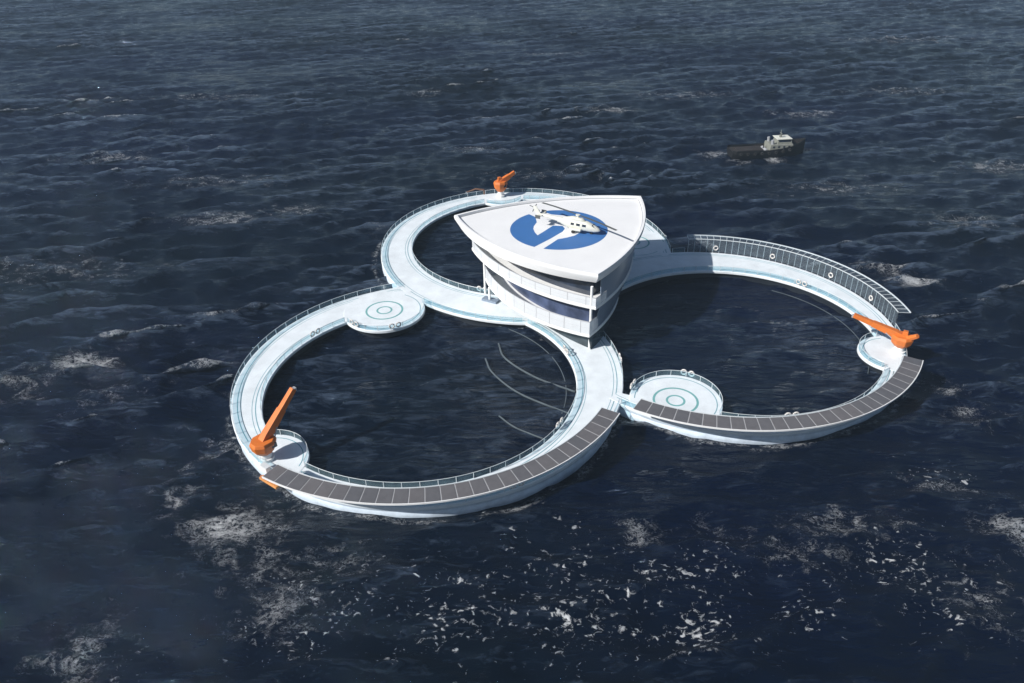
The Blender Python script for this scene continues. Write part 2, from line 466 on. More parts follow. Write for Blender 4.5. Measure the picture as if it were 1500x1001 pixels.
# emblem, flat on the roof
ec = (10.12, 150.5); er = 10.1
ze = zt(ZR - .55)
def earc(a, b, n=40): return [(ec[0] + er * math.cos(R_(a + (b - a) * i / n)), ec[1] + er * math.sin(R_(a + (b - a) * i / n))) for i in range(n + 1)]
left = earc(234 + 4, 126, 40) + [(5.5, 157.0), (5.7, 154.2), (5.0, 152.2), (4.85, 150.8), (5.1, 149.0), (5.6, 147.5), (7.0, 149.4), (9.0, 152.3), (11.0, 152.0), (11.4, 150.6), (10.8, 149.1), (8.2, 145.8)]
right = earc(-111, 108, 70) + [(9.0, 158.3), (11.5, 157.6), (13.9, 155.8), (15.3, 153.2), (15.5, 150.8), (14.7, 149.0), (13.1, 147.0), (11.4, 146.1), (9.6, 145.4), (8.2, 143.4)]
def tri_poly(name, polys, z, mat, parent, inv, th=.006):
    bm = bmesh.new()
    for poly in polys:
        vs = [bm.verts.new((x, y, z)) for x, y in poly]
        f = bm.faces.new(vs)
        if f.normal.z < 0: f.normal_flip()
    bm.normal_update()
    bmesh.ops.recalc_face_normals(bm, faces=bm.faces)
    for f in bm.faces:
        if f.normal.z < 0: f.normal_flip()
    bmesh.ops.triangulate(bm, faces=bm.faces[:])
    me = bpy.data.meshes.new(name); bm.to_mesh(me); bm.free(); me.transform(inv); me.materials.append(mat)
    o = bpy.data.objects.new(name, me); COL.objects.link(o); o.parent = parent; return o
tri_poly('emblem', [left, right], ze + .006, M_blue, tower, invT)

def wall_loop(name, lo, hi, z0, z1, mat, i0=0, i1=None):
    """ruled wall between two outlines (open sector i0..i1 of the outline), 0.12 m thick"""
    n = len(lo); i1 = n if i1 is None else i1
    rings = []
    c0 = (sum(p[0] for p in lo) / n, sum(p[1] for p in lo) / n)
    lo2, hi2 = scaled(lo, .985, c0), scaled(hi, .985, c0)
    for i in range(i0, i1 + 1):
        j = i % n
        rings.append([(*lo[j], z0), (*hi[j], z1), (*hi2[j], z1), (*lo2[j], z0)])
    mb = MB(); mb.loft(rings); return mb.xform(invT).build(name, mat, tower, True)
N3 = 20
def slab(name, poly, z0, z1, mat=M_white):
    mb = MB(); mb.loft([loop(scaled(poly, .985), z0), loop(poly, z0 + .12), loop(poly, z1 - .08), loop(scaled(poly, .996), z1)])
    return mb.xform(invT).build(name, mat, tower, True)
slab('floor_slab', SLAB2, zt(8.6), zt(9.3))
slab('floor_slab', SLAB1, zt(3.2), zt(3.9))
# recessed glazing on each storey
wall_loop('glass_wall', CORE1, CORE1, zt(-.05), zt(3.25), M_win3)
wall_loop('glass_wall', CORE2, CORE2, zt(3.85), zt(8.65), M_win2)
wall_loop('glass_wall', CORE3, CORE3, zt(9.25), zt(13.3), M_win)
# slanting right-hand and rear facades, flush with the slab edges (sides F-R and R-L of the outlines)
def inset(poly, k): return scaled(poly, k)
wall_loop('facade', inset(SLAB2, .985), inset(ROOF_B, .975), zt(9.3), zt(13.25), M_facade, N3 + 1, 3 * N3 - 3)
wall_loop('facade', inset(SLAB1, .985), inset(SLAB2, .98), zt(3.9), zt(8.62), M_facade, N3 + 1, 3 * N3 - 3)
wall_loop('facade', inset(CORE1, 1.03), inset(SLAB1, .97), zt(0), zt(3.22), M_win3, N3, 3 * N3 - 4)
# curved balconies on the left-front side
for poly, zb in ((SLAB2, 9.3), (SLAB1, 3.9)):
    P = scaled(poly, .992)
    idx = list(range(-3, N3 + 3))
    path = [P[i] for i in idx]
    hb = 1.8 if zb > 5 else 2.7
    g = MB(); g.ribbon(path, zt(zb + .05), zt(zb + hb - .06), .05); g.xform(invT).build('balcony_glass', M_bglass, tower)
    rl = MB(); rl.tube([(x, y, zt(zb + hb)) for x, y in path], .085, 6)
    for i in range(0, len(path), 2):
        x, y = path[i]; rl.box((x, y, zt(zb + hb / 2)), (.09, .09, hb))
    rl.tube([(x, y, zt(zb + hb * .52)) for x, y in path], .035, 5)
    rl.xform(invT).build('balcony_railing', M_grey, tower)
# columns
for (x, y), h in (((14.9, 127.9), 13.3), ((-4.6, 147.2), 3.3), ((-5.6, 150.6), 8.7)):
    mb = MB(); mb.tube([(x, y, zt(0)), (x, y, zt(h))], .26, 14); mb.xform(invT).build('column', M_white, tower, True)
mb = MB(); mb.box((-4.4, 147.3, zt(.25)), (3.6, 1.6, .5), R_(-30)); bevelled(mb.xform(invT).build('column_foot', M_slate, tower))

# ------------------------------------------------------------------ cranes
def crane(label, base, az, el, L, zb, counter, sc=1.):
    root = thing('deck_crane', label, 'crane', (base[0], base[1], zb), R_(az), 'orange deck cranes')
    mb = MB(); mb.cyl((0, 0, 0), 1.25 * sc, .5, 24); mb.cyl((0, 0, .5), .95 * sc, .9 * sc, 24); mb.build('pedestal', M_white, root, True)
    h0 = 1.4 * sc
    def hexa(rx, ry, z, ox=0): return [(ox + rx * math.cos(t), ry * math.sin(t), z) for t in [PI / 8 + PI / 4 * i for i in range(8)]]
    mb = MB(); mb.loft([hexa(1.15 * sc, 1.1 * sc, h0), hexa(1.95 * sc, 1.75 * sc, h0 + .9 * sc), hexa(2.2 * sc, 1.95 * sc, h0 + 2.0 * sc), hexa(1.95 * sc, 1.7 * sc, h0 + 2.5 * sc)])
    body = bevelled(mb.build('crane_house', M_orange, root), .08)
    mb = MB(); mb.box((.9 * sc, -1.5 * sc, h0 + 1.6 * sc), (.9 * sc, .5 * sc, .7 * sc)); mb.build('cab_window', M_win, body)
    e = R_(el); st = Vector((.2 * sc, 0, h0 + 2.2 * sc)); d = Vector((math.cos(e), 0, math.sin(e))); n = Vector((-math.sin(e), 0, math.cos(e)))
    def rect(p, w, h): return [p + Vector((0, -w, 0)) - n * h, p + Vector((0, w, 0)) - n * h, p + Vector((0, w, 0)) + n * h, p + Vector((0, -w, 0)) + n * h]
    mb = MB(); mb.loft([rect(st - d * .8, .62 * sc, .55 * sc), rect(st + d * (L * .12), .62 * sc, .72 * sc), rect(st + d * (L * .6), .52 * sc, .56 * sc), rect(st + d * (L * .6 + .02), .46 * sc, .48 * sc), rect(st + d * L, .40 * sc, .40 * sc)])
    bm_ = bevelled(mb.build('boom', M_orange, root), .05)
    tip = st + d * L
    mb = MB(); mb.cyl((tip.x, -.2, tip.z), .0001, .0001, 3); mb = MB(); mb.box(tip - n * .2, (.5, .7, .5)); mb.build('sheave_block', M_grey, bm_)
    # luffing cylinders from the house to the boom
    mb = MB()
    for s in (-1, 1): mb.tube([Vector((1.4 * sc, s * .75 * sc, h0 + 1.4 * sc)), st + d * (L * .3) + Vector((0, s * .62 * sc, 0)) - n * .4], .11 * sc, 8)
    mb.build('luffing_cylinder', M_grey, root, True)
    if counter:
        e2 = R_(counter[1]); d2 = Vector((-math.cos(e2) * math.cos(R_(counter[2])), math.sin(R_(counter[2])), math.sin(e2)))
        mb = MB(); p0 = st + Vector((-.5, 0, -.6)); p1 = p0 + d2 * counter[0]
        mb.tube([p0, p1], .75 * sc, 6, r2=.5 * sc); bevelled(mb.build('counter_arm', M_orange, root), .05)
        mb = MB(); mb.box((-.3, 0, h0 + 2.95 * sc), (1.1 * sc, 1.0 * sc, 1.1 * sc), 0, .8); bevelled(mb.build('winch_box', M_orange, root), .06)
    return root
crane('orange crane at the left of the nearest ring, its long boom raised', (-39.3, 96.6), 48, 43, 9.2, ZD + .06, None, 1.0)
crane('orange crane on the right ring, its boom stretched left towards the screen', (73.0, 124.4), 150, 13.5, 9.2, ZD + .05, (3.0, 42, 25), .95)
crane('orange crane on the farthest ring, seen beyond the tower roof', (-2.4, 207.4), 20, 24, 4.6, ZD + .07, (1.2, 60, 10), .95).scale = (.95, .95, 1.22)

def locker(label, loc, rz, s=1.):
    root = thing('equipment_locker', label, 'locker', loc, rz)
    m = MB(); m.box((0, 0, .45 * s), (1.3 * s, .7 * s, .9 * s)); bevelled(m.build('cabinet', M_white, root), .04)
    m = MB(); m.box((0, 0, .95 * s), (1.4 * s, .8 * s, .10)); bevelled(m.build('lid', M_rail, root), .03)
locker('larger white equipment locker at the foot of the left orange crane', (-38.6, 93.6, ZD + .05), R_(-40), 1.2)
locker('smaller white equipment locker at the foot of the left orange crane', (-36.6, 93.0, ZD + .05), R_(15), 1.0)

GA = -127.2
gx, gy = RINGS['A']['co'][0] + 36.7 * math.cos(R_(GA)), RINGS['A']['co'][1] + 36.7 * math.sin(R_(GA))
root = thing('folded_gangway', 'orange folded gangway on the outer edge of the nearest ring below the left crane', 'gangway', (gx, gy, ZD), R_(GA + 90))
m = MB(); m.box((0, -.1, .05), (4.0, .8, .45)); bevelled(m.build('walkway', M_orange2, root), .06)
m = MB()
for x in (-1.6, -.8, 0, .8, 1.6): m.tube([(x, -.4, .1), (x, -.4, .75)], .04, 6)
m.tube([(-1.6, -.4, .75), (1.6, -.4, .75)], .05, 6); m.build('handrail', M_orange, root)
m = MB(); m.box((0, .75, .05), (1.6, 1.3, .22)); bevelled(m.build('hinge_bracket', M_orange, root), .05)
root = thing('folded_davit', 'dull orange folded davit left of the crane on the farthest ring', 'davit', (-9.4, 208.8, ZD), R_(15))
m = MB(); m.tube([(2.4, 0, 0), (2.4, 0, 1.3)], .22, 8); m.build('pillar', M_dull, root, True)
m = MB(); m.tube([(2.4, 0, 1.3), (0, 0, 1.9), (-2.6, 0, 1.2)], .26, 8, r2=.16); m.build('arm', M_dull, root, True)
m = MB(); m.box((-2.6, 0, 1.0), (.4, .4, .6)); m.build('hook_block', M_grey, root)

# ------------------------------------------------------------------ life rings
def make_life_ring():
    root = thing('life_ring', 'life ring', 'life ring')
    ring = MB(); n, k = 28, 10; R0, r0 = .48, .135
    rings = [[((R0 + r0 * math.cos(2 * PI * j / k)) * math.cos(2 * PI * i / n), r0 * math.sin(2 * PI * j / k), (R0 + r0 * math.cos(2 * PI * j / k)) * math.sin(2 * PI * i / n)) for j in range(k)] for i in range(n)]
    ring.loft(rings, closed=True); ring.build('ring', M_buoy, root, 'all')
    for q in range(4):
        b = MB(); a0 = PI / 4 + q * PI / 2
        rr = [[((R0 + (r0 + .012) * math.cos(2 * PI * j / k)) * math.cos(a0 + t), (r0 + .012) * math.sin(2 * PI * j / k), (R0 + (r0 + .012) * math.cos(2 * PI * j / k)) * math.sin(a0 + t)) for j in range(k)] for t in (-.13, 0, .13)]
        b.loft(rr); b.build('band', M_grey, root, True)
    return root
proto = make_life_ring(); used = [False]
def copy_tree(o, parent=None):
    c = o.copy(); COL.objects.link(c); c.parent = parent
    for ch in list(o.children): copy_tree(ch, c)
    return c
def place_ring(x, y, z, rz, label):
    o = copy_tree(proto) if used[0] else proto
    used[0] = True
    o.location = (x, y, z); o.rotation_euler = (0, 0, rz); o['label'] = label; o['group'] = 'white life rings hung on the railings'; o['category'] = 'life ring'
def snap(x, y):
    """the nearest point of a railing line, a touch outside it, and the rail's direction"""
    best = None
    for k, r in RINGS.items():
        for c, rad, s in ((r['co'], r['ro'], 1), (r['ci'], r['ri'], -1), (r['disc'], r['dr'], 1), (r['pad'], r['pr'], 1)):
            d = abs(dist((x, y), c) - rad)
            if best is None or d < best[0]: best = (d, c, rad - .18 * s, s)
    _, c, rad, s = best
    a = math.atan2(y - c[1], x - c[0])
    return c, rad + s * .2, a
pairs = [((0.6, 88.2), 'rail under the nearest solar strip'), ((7.2, 103.6), 'right inner rail of the nearest ring'),
         ((9.6, 125.6), 'inner rail below the tower front'), ((21.2, 114.2), 'left rail of the front landing disc'), ((31.6, 117.2), 'far rail of the front landing disc'),
         ((46.4, 104.4), 'right ring, above its solar strip'), ((-23.4, 136.0), 'near rail of the left landing disc'), ((-31.9, 137.4), 'corner of the left landing disc'),
         ((-6.5, 150.5), 'farthest ring, left of the tower'), ((-39.2, 134.0), 'upper left inner rail of the nearest ring'), ((63.0, 151.0), 'inner far rail of the right ring'),
         ((20.0, 122.6), 'outer rail at the foot of the tower')]
for (x, y), where in pairs:
    c, rad, a = snap(x, y)
    for i, side in ((-1, 0), (1, 1)):
        aa = a + i * .70 / rad
        px, py = c[0] + rad * math.cos(aa), c[1] + rad * math.sin(aa)
        # which of the two stands further left in the picture
        tx = -math.sin(a) * i
        place_ring(px, py, ZD + .95, aa + PI / 2, '%s life ring of the pair on the %s' % ('left' if tx < 0 else 'right', where))
for i, (x, y) in enumerate(((48.5, 168.5), (60.6, 164.0), (70.0, 153.6), (75.0, 143.2))):
    a = math.atan2(y - 135.2, x - 41.6)
    place_ring(41.6 + 34.35 * math.cos(a), 135.2 + 34.35 * math.sin(a), ZD + 1.3, a + PI / 2,
               'single life ring on the glass screen, %s counted from the tower' % ('first', 'second', 'third', 'fourth')[i])

# ------------------------------------------------------------------ helicopter
heli = thing('helicopter', 'white helicopter with dark rotor blades parked on the blue roof emblem', 'helicopter', (13.6, 149.1, zt(ZR - .55)), math.atan2(-7.2, 14))
heli.scale = (1.0, .76, .82)
def ell(x, w, h, zc, n=16, p=2.6):
    out = []
    for i in range(n):
        t = 2 * PI * i / n; cc, ss = math.cos(t), math.sin(t)
        out.append((x, w * math.copysign(abs(cc) ** (2 / p), cc), zc + h * math.copysign(abs(ss) ** (2 / p), ss)))
    return out
m = MB(); m.loft([ell(5.2, .12, .14, 1.35), ell(4.8, .55, .50, 1.42), ell(4.1, .85, .80, 1.55), ell(3.2, 1.08, 1.05, 1.75), ell(2.2, 1.15, 1.25, 1.95), ell(0, 1.18, 1.32, 2.0), ell(-1.6, 1.12, 1.25, 2.05), ell(-3.0, .85, .90, 2.25), ell(-4.2, .50, .55, 2.5), ell(-7.0, .33, .38, 2.75), ell(-9.0, .24, .30, 2.9)])
fus = m.build('fuselage', M_cream, heli, 'all')
m = MB(); m.loft([ell(1.9, .3, .15, 3.25), ell(1.2, .75, .42, 3.4), ell(-.8, .78, .48, 3.45), ell(-2.4, .5, .25, 3.2), ell(-3.0, .2, .1, 3.0)]); m.build('engine_cowling', M_cream, heli, 'all')
for s in (-1, 1):
    for x0, x1 in ((2.5, 1.5), (1.2, .2), (-.1, -1.0)):
        m = MB(); m.box(((x0 + x1) / 2, s * 1.165, 2.35), (abs(x1 - x0) * .8, .06, .62)); bevelled(m.build('window', M_win, heli), .06)
    m = MB(); m.box((.2, s * 1.45, 1.15), (2.6, .8, .55)); bevelled(m.build('sponson', M_cream, heli), .15)
    m = MB(); m.tube([(-.2, s * 1.5 - .12, .42), (-.2, s * 1.5 + .12, .42)], .42, 16); w = m.build('wheel', M_tyre, heli, True)
    m = MB(); m.tube([(-.2, s * 1.5, .42), (-.2, s * 1.5, 1.0)], .08, 8); m.build('landing_leg', M_rail, heli)
m = MB(); m.tube([(3.3, -.12, .32), (3.3, .12, .32)], .32, 16); m.build('wheel', M_tyre, heli, True)
m = MB(); m.tube([(3.3, 0, .32), (3.3, 0, 1.0)], .07, 8); m.build('landing_leg', M_rail, heli)
m = MB(); m.loft([[(4.45, -.62, 1.80), (4.45, .62, 1.80), (3.55, .80, 2.55), (3.55, -.80, 2.55)], [(4.52, -.60, 1.84), (4.52, .60, 1.84), (3.60, .78, 2.62), (3.60, -.78, 2.62)]]); m.build('windscreen', M_win, heli)
m = MB(); m.loft([[(-8.0, -.10, 3.0), (-9.3, -.10, 3.0), (-9.3, .10, 3.0), (-8.0, .10, 3.0)], [(-9.0, -.07, 4.9), (-9.8, -.07, 4.9), (-9.8, .07, 4.9), (-9.0, .07, 4.9)]]); m.build('tail_fin', M_cream, heli)
m = MB(); m.box((-8.0, 0, 2.95), (1.0, 4.2, .10)); bevelled(m.build('stabilizer', M_cream, heli), .03)
for s in (-1, 1):
    m = MB(); m.box((-8.0, s * 2.1, 2.95), (1.1, .10, .9)); m.build('stabilizer_fin', M_blade, heli)
m = MB(); m.cyl((0.3, 0, 3.7), .22, .75, 12); m.cyl((0.3, 0, 4.35), .5, .25, 12); m.build('rotor_mast', M_cream, heli, True)
ra = math.atan2(-17.6, 13.3) - math.atan2(-7.2, 14)
for q in (0, PI):
    m = MB(); a = ra + q
    pts = []
    rings = []
    for d_, dz in ((.4, 0), (3, .03), (7, -.08), (10.6, -.32)):
        w_ = .16 if d_ < 1 else .32
        rings.append([(d_, -w_, 4.5 + dz), (d_, w_, 4.5 + dz), (d_, w_, 4.58 + dz), (d_, -w_, 4.58 + dz)])
    m.loft(rings); m.xform(Matrix.Translation((.3, 0, 0)) @ Matrix.Rotation(a, 4, 'Z')).build('rotor_blade', M_blade, heli)
m = MB(); m.cyl((0, 0, 0), .14, .2, 10)
for q in range(4): m.add(*(lambda a: ([(math.cos(a) * d - math.sin(a) * w, math.sin(a) * d + math.cos(a) * w, z) for z in (.05, .09) for d, w in ((.1, -.09), (1.25, -.09), (1.25, .09), (.1, .09))], [(3, 2, 1, 0), (4, 5, 6, 7), (0, 1, 5, 4), (1, 2, 6, 5), (2, 3, 7, 6), (3, 0, 4, 7)]))(q * PI / 2 + .4))
m.xform(Matrix.Translation((-9.5, .12, 4.3)) @ Matrix.Rotation(-PI / 2, 4, 'X')).build('tail_rotor', M_blade, heli)

# ------------------------------------------------------------------ tug
boat = thing('tugboat', 'black tugboat with a white wheelhouse, sailing on the open sea beyond the rings', 'tugboat', (82.6, 245.4, 0), R_(5))
boat.scale = (.87, .86, .84)
M_bcab = paint('tug_cabin_paint', (.23, .235, .205), .5, .15, .9); M_bdeck = paint('tug_deck', (.022, .017, .016), .85, .3, .7)
def hull_st(x, w, zk, zs):
    return [(x, -w, zs), (x, -w * .96, zs * .5), (x, -w * .70, zk * .5), (x, 0, zk), (x, w * .70, zk * .5), (x, w * .96, zs * .5), (x, w, zs)]
ST = [(-13.8, 3.2, -.4, 2.2), (-12.5, 4.0, -1.3, 2.1), (-6, 4.2, -2, 2.0), (0, 4.3, -2, 2.1), (4, 4.2, -2, 2.5), (8, 3.7, -1.8, 3.0), (11.5, 2.2, -1.2, 3.9), (14.2, .25, -.2, 4.7)]
m = MB(); m.loft([hull_st(*s) for s in ST]); m.build('hull', M_black, boat, True)
bw = MB()
for sgn in (-1, 1):
    rings = []
    for x, w, zk, zs in ST:
        rings.append([(x, sgn * w, zs - .1), (x, sgn * (w + .02), zs + .85), (x, sgn * (w - .14), zs + .85), (x, sgn * (w - .12), zs - .1)])
    bw.loft(rings)
bw.box((-13.75, 0, 2.05), (.15, 6.4, .9)); bw.build('bulwark', M_black, boat)
m = MB()
rr = [[(x, -w * .93, zs + .05), (x, w * .93, zs + .05), (x, w * .93, zs + .10), (x, -w * .93, zs + .10)] for x, w, zk, zs in ST[:-1]]
m.loft(rr); m.build('deck', M_bdeck, boat)
m = MB(); m.box((-7.0, 0, 2.15), (9.5, 4.6, .9)); bevelled(m.build('cargo_hatch', M_bdeck, boat), .1)
m = MB(); m.box((4.4, 0, 3.35), (9.0, 6.4, 2.2), 0, .94); dk = bevelled(m.build('deckhouse', M_bcab, boat), .12)
m = MB(); m.box((5.6, 0, 5.3), (5.6, 4.8, 1.75), 0, .88); wh = bevelled(m.build('wheelhouse', M_bcab, boat), .12)
m = MB()
for sgn in (-1, 1): m.box((5.6, sgn * 2.24, 5.5), (4.4, .08, .7))
m.box((8.14, 0, 5.5), (.10, 3.8, .7)); m.build('wheelhouse_window', M_win, wh)
m = MB()
for i in range(4): m.box((1.4 + 1.9 * i, -3.14, 3.6), (.7, .06, .6)); m.box((1.4 + 1.9 * i, 3.14, 3.6), (.7, .06, .6))
m.build('deckhouse_window', M_win, dk)
m = MB(); m.box((5.4, 0, 6.28), (5.6, 5.0, .2)); bevelled(m.build('roof', M_cream, boat), .06)
m = MB(); m.tube([(4.6, 0, 6.3), (4.6, 0, 9.2)], .16, 8, r2=.07); m.box((4.6, 0, 7.9), (.2, 2.0, .15)); m.box((4.6, 0, 6.85), (.8, .8, .8)); m.build('mast', M_bcab, boat)
for sgn in (-1, 1):
    m = MB(); m.tube([(1.2, sgn * 2.0, 4.3), (1.0, sgn * 2.0, 6.0)], .5, 12); m.build('funnel', M_grey, boat, True)
m = MB(); m.tube([(-1.3, 0, 1.8), (-1.3, 0, 4.3)], .16, 8); m.tube([(-1.3, 0, 4.2), (-5.5, 0, 3.4)], .12, 6); m.build('deck_derrick', M_bdeck, boat)
m = MB(); m.tube([(-.8, -2.2, 1.9), (-.8, 2.2, 1.9)], .75, 14); m.build('tow_winch', M_grey, boat, True)
for i in range(8):
    x = -11 + 2.6 * i
    for sgn in (-1, 1):
        w = np.interp(x, [s[0] for s in ST], [s[1] for s in ST]); zs = np.interp(x, [s[0] for s in ST], [s[3] for s in ST])
        m = MB(); m.tube([(x + .45 * math.cos(t), sgn * (w + .12), zs - .3 + .45 * math.sin(t)) for t in [2 * PI * q / 12 for q in range(12)]], .17, 6, True); m.build('tyre_fender', M_tyre, boat, True)

# ------------------------------------------------------------------ floating net lines
def net_line(label, pts, rad, closed=False):
    P = pts
    if not closed:
        n = 40; out = []
        q = [np.array(p, float) for p in pts]
        q = [2 * q[0] - q[1]] + q + [2 * q[-1] - q[-2]]
        for i in range(1, len(q) - 2):
            for s in np.linspace(0, 1, 16, endpoint=False):
                a, b, c, d = q[i - 1:i + 3]
                out.append(tuple(.5 * (2 * b + (c - a) * s + (2 * a - 5 * b + 4 * c - d) * s * s + (3 * b - a - 3 * c + d) * s ** 3)))
        out.append(tuple(q[-2])); P = out
    m = MB(); m.tube([(p[0], p[1], .30) for p in P], rad, 8, closed)
    o = m.build('net_line', M_rope, None, True)
    return tag(o, label, 'net line', 'pale net lines floating in the open water of the rings')
net_line('pale curved net line in the nearest ring, closest to the tower', [(-2.7, 132.7), (-1.3, 127.2), (4.2, 120.7), (11.2, 115.8)], .17)
net_line('pale curved net line, middle of the three in the nearest ring', [(-5.2, 127.3), (-3.7, 122.3), (1.2, 115.6), (9.6, 109.3)], .16)
net_line('shortest pale curved net line in the nearest ring, closest to its solar strip', [(-2.5, 109.0), (0.4, 105.6), (5.4, 102.2)], .13)
net_line('thin net line following the inner edge of the right ring', [(43.4 + 25.4 * math.cos(R_(a)), 131.8 + 25.4 * math.sin(R_(a))) for a in range(-28, 61, 6)], .07)
net_line('thin net line following the upper right inner edge of the nearest ring', [(-16.5 + 26.2 * math.cos(R_(a)), 117.4 + 26.2 * math.sin(R_(a))) for a in range(-18, 71, 6)], .08)

# ------------------------------------------------------------------ the sea
def sea():
    rng = np.random.default_rng(11)
    # fine rows near the platform, widening far out to the horizon
    def axis(lo, hi, d0, d1):
        out = [lo]
        while out[-1] < hi:
            t = (out[-1] - lo) / (hi - lo); out.append(out[-1] + d0 + (d1 - d0) * t)
        return np.array(out)
    ys = axis(25, 660, .55, 1.15)
    xs = np.arange(-430, 431, .95)
    far = 60 * 1.35 ** np.arange(1, 11)
    ys = np.concatenate([ys[0] - np.cumsum(far)[::-1] / 6, ys, ys[-1] + np.cumsum(far)])
    xs = np.concatenate([xs[0] - np.cumsum(far)[::-1], xs, xs[-1] + np.cumsum(far)])
    X, Y = np.meshgrid(xs, ys); nx, ny = len(xs), len(ys)
    X = X.astype(np.float32); Y = Y.astype(np.float32)
    Z = np.zeros_like(X); DX = np.zeros_like(X); DY = np.zeros_like(X)
    # wind sea: crests run roughly across the view, leaning a little
    main = R_(-74)
    for L in np.geomspace(2.1, 30, 100):
        L *= rng.uniform(.95, 1.05)
        th = main + rng.normal(0, .33 if L > 5 else .6)
        kx, ky = 2 * PI / L * math.cos(th), 2 * PI / L * math.sin(th)
        amp = L * (.0112 * math.exp(-.5 * (math.log(L / 7.0) / .40) ** 2) + .0026)
        ph = rng.uniform(0, 2 * PI)
        P = (kx * X + ky * Y + ph).astype(np.float32)
        Z += amp * np.cos(P); s = np.sin(P) * amp * 1.25
        DX -= math.cos(th) * s; DY -= math.sin(th) * s
    # groups: patches of rougher and calmer water
    G = np.ones_like(X)
    for _ in range(8):
        L = rng.uniform(70, 190); th = rng.uniform(0, PI); G += .15 * np.cos(2 * PI / L * (math.cos(th) * X + math.sin(th) * Y) + rng.uniform(0, 6))
    # calm inside the pens, flat towards the far skirt
    for r in RINGS.values():
        d = np.hypot(X - r['ci'][0], Y - r['ci'][1]); G *= 1 - .55 * np.clip((33 - d) / 5, 0, 1)
    fade = np.clip(1 - np.maximum(np.abs(X) - 425, np.maximum(Y - 655, 24 - Y)) / 120, 0, 1)
    G *= fade * (1 - .28 * np.clip((Y - 260) / 240, 0, 1))
    Z *= G; X2 = X + DX * G; Y2 = Y + DY * G
    me = bpy.data.meshes.new('sea')
    co = np.stack([X2, Y2, Z], -1).reshape(-1, 3).astype(np.float32)
    idx = np.arange(nx * ny).reshape(ny, nx)
    q = np.stack([idx[:-1, :-1], idx[:-1, 1:], idx[1:, 1:], idx[1:, :-1]], -1).reshape(-1, 4)
    me.vertices.add(len(co)); me.vertices.foreach_set('co', co.ravel())
    me.loops.add(q.size); me.loops.foreach_set('vertex_index', q.ravel().astype(np.int32))
    me.polygons.add(len(q)); me.polygons.foreach_set('loop_start', np.arange(0, q.size, 4, dtype=np.int32))
    me.polygons.foreach_set('use_smooth', np.ones(len(q), bool))
    me.update(); me.validate()
    # foam cover: patches of broken water (x, y, radius across, radius along, strength)
    foam = np.zeros_like(X)
    for x, y, rx, ry, s in FOAM:
        foam = np.maximum(foam, s * np.exp(-(((X - x) / rx) ** 2 + ((Y - y) / ry) ** 2)))
    crest = np.clip((Z - .80) / .6, 0, 1) * np.clip((G - .95) * 3, 0, 1) * fade
    foam = np.maximum(foam, crest * .52)
    # a thin broken line of wash along the hulls
    for r in RINGS.values():
        d = np.hypot(X - r['co'][0], Y - r['co'][1]) - r['ro']
        foam = np.maximum(foam, .47 * np.exp(-((d - .7) / .8) ** 2))
    fleck = np.zeros_like(X)
    for x, y, rx, ry, s in FLECK:
        fleck = np.maximum(fleck, s * np.exp(-(((X - x) / rx) ** 2 + ((Y - y) / ry) ** 2)))
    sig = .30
    crestw = (np.clip(.42 + .36 * Z / sig, 0, 1.4) * fade + .35 * (1 - fade)) * np.clip((Y - 75) / 95, .25, 1) + .12 * np.clip((Y - 200) / 350, 0, 1)  # weight of the painted crest highlights: weaker near, lifted far out
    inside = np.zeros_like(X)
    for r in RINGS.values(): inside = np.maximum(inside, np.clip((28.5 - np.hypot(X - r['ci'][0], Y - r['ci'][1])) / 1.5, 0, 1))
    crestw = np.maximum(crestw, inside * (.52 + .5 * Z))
    foam *= 1 - .8 * inside; fleck *= 1 - .8 * inside
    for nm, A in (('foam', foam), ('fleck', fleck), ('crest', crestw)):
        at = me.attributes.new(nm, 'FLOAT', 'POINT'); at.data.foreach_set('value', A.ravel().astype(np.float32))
    o = bpy.data.objects.new('sea', me); COL.objects.link(o)
    tag(o, 'dark navy rough sea with scattered white foam around the platform', 'sea', None, 'structure')
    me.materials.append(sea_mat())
    return o

FOAM = [(-41, 84, 9, 5.5, .62), (-34, 76, 11, 6, .36), (-31, 69, 7, 6, .42), (-25, 77, 9, 4, .32), (-83, 129, 8, 4, .76), (-94, 122, 12, 7, .36), (-74, 118, 12, 8, .28),
        (91, 157, 7, 3.5, .72), (86, 164, 8, 4, .45), (48, 178, 6, 4, .42), (72, 80, 6, 6, .56), (60, 68, 9, 7, .30), (66, 90, 8, 4, .34), (48, 82, 14, 5, .36), (40, 77, 12, 5, .32), (78, 116, 6, 5, .42), (80, 106, 7, 5, .36),
        (-54, 63, 6, 7, .40), (18, 81, 4, 4, .42), (30, 80, 10, 4, .30), (-78, 200, 16, 7, .46), (-60, 206, 12, 6, .42), (-130, 254, 18, 8, .40), (40, 300, 14, 5, .50), (-10, 255, 14, 5, .42), (-35, 330, 12, 5, .5), (110, 290, 18, 6, .42),
        (84, 241, 4, 2.5, .62), (73, 240, 5, 3, .46), (66, 246, 8, 5, .46), (97, 250, 4, 3, .5), (20, 400, 20, 6, .42), (150, 230, 18, 8, .42), (120, 190, 16, 7, .38), (-52, 92, 6, 9, .32), (-49, 102, 4, 8, .32), (-10, 190, 30, 8, .30), (95, 215, 24, 8, .33), (-110, 170, 30, 10, .30), (-90, 230, 30, 8, .34), (10, 230, 30, 8, .32), (70, 320, 30, 9, .36), (160, 320, 30, 9, .36), (-120, 330, 40, 9, .34), (200, 420, 50, 12, .36)]
FLECK = [(-22, 70, 16, 8, .56), (6, 69, 44, 10, .60), (54, 72, 20, 12, .54), (22, 66, 14, 7, .60), (8, 78, 14, 5, .45), (28, 74, 12, 7, .58), (-28, 64, 10, 6, .5), (-50, 61, 8, 5, .45), (56, 68, 14, 8, .45), (66, 92, 8, 6, .48), (2, 84, 22, 5, .34)]

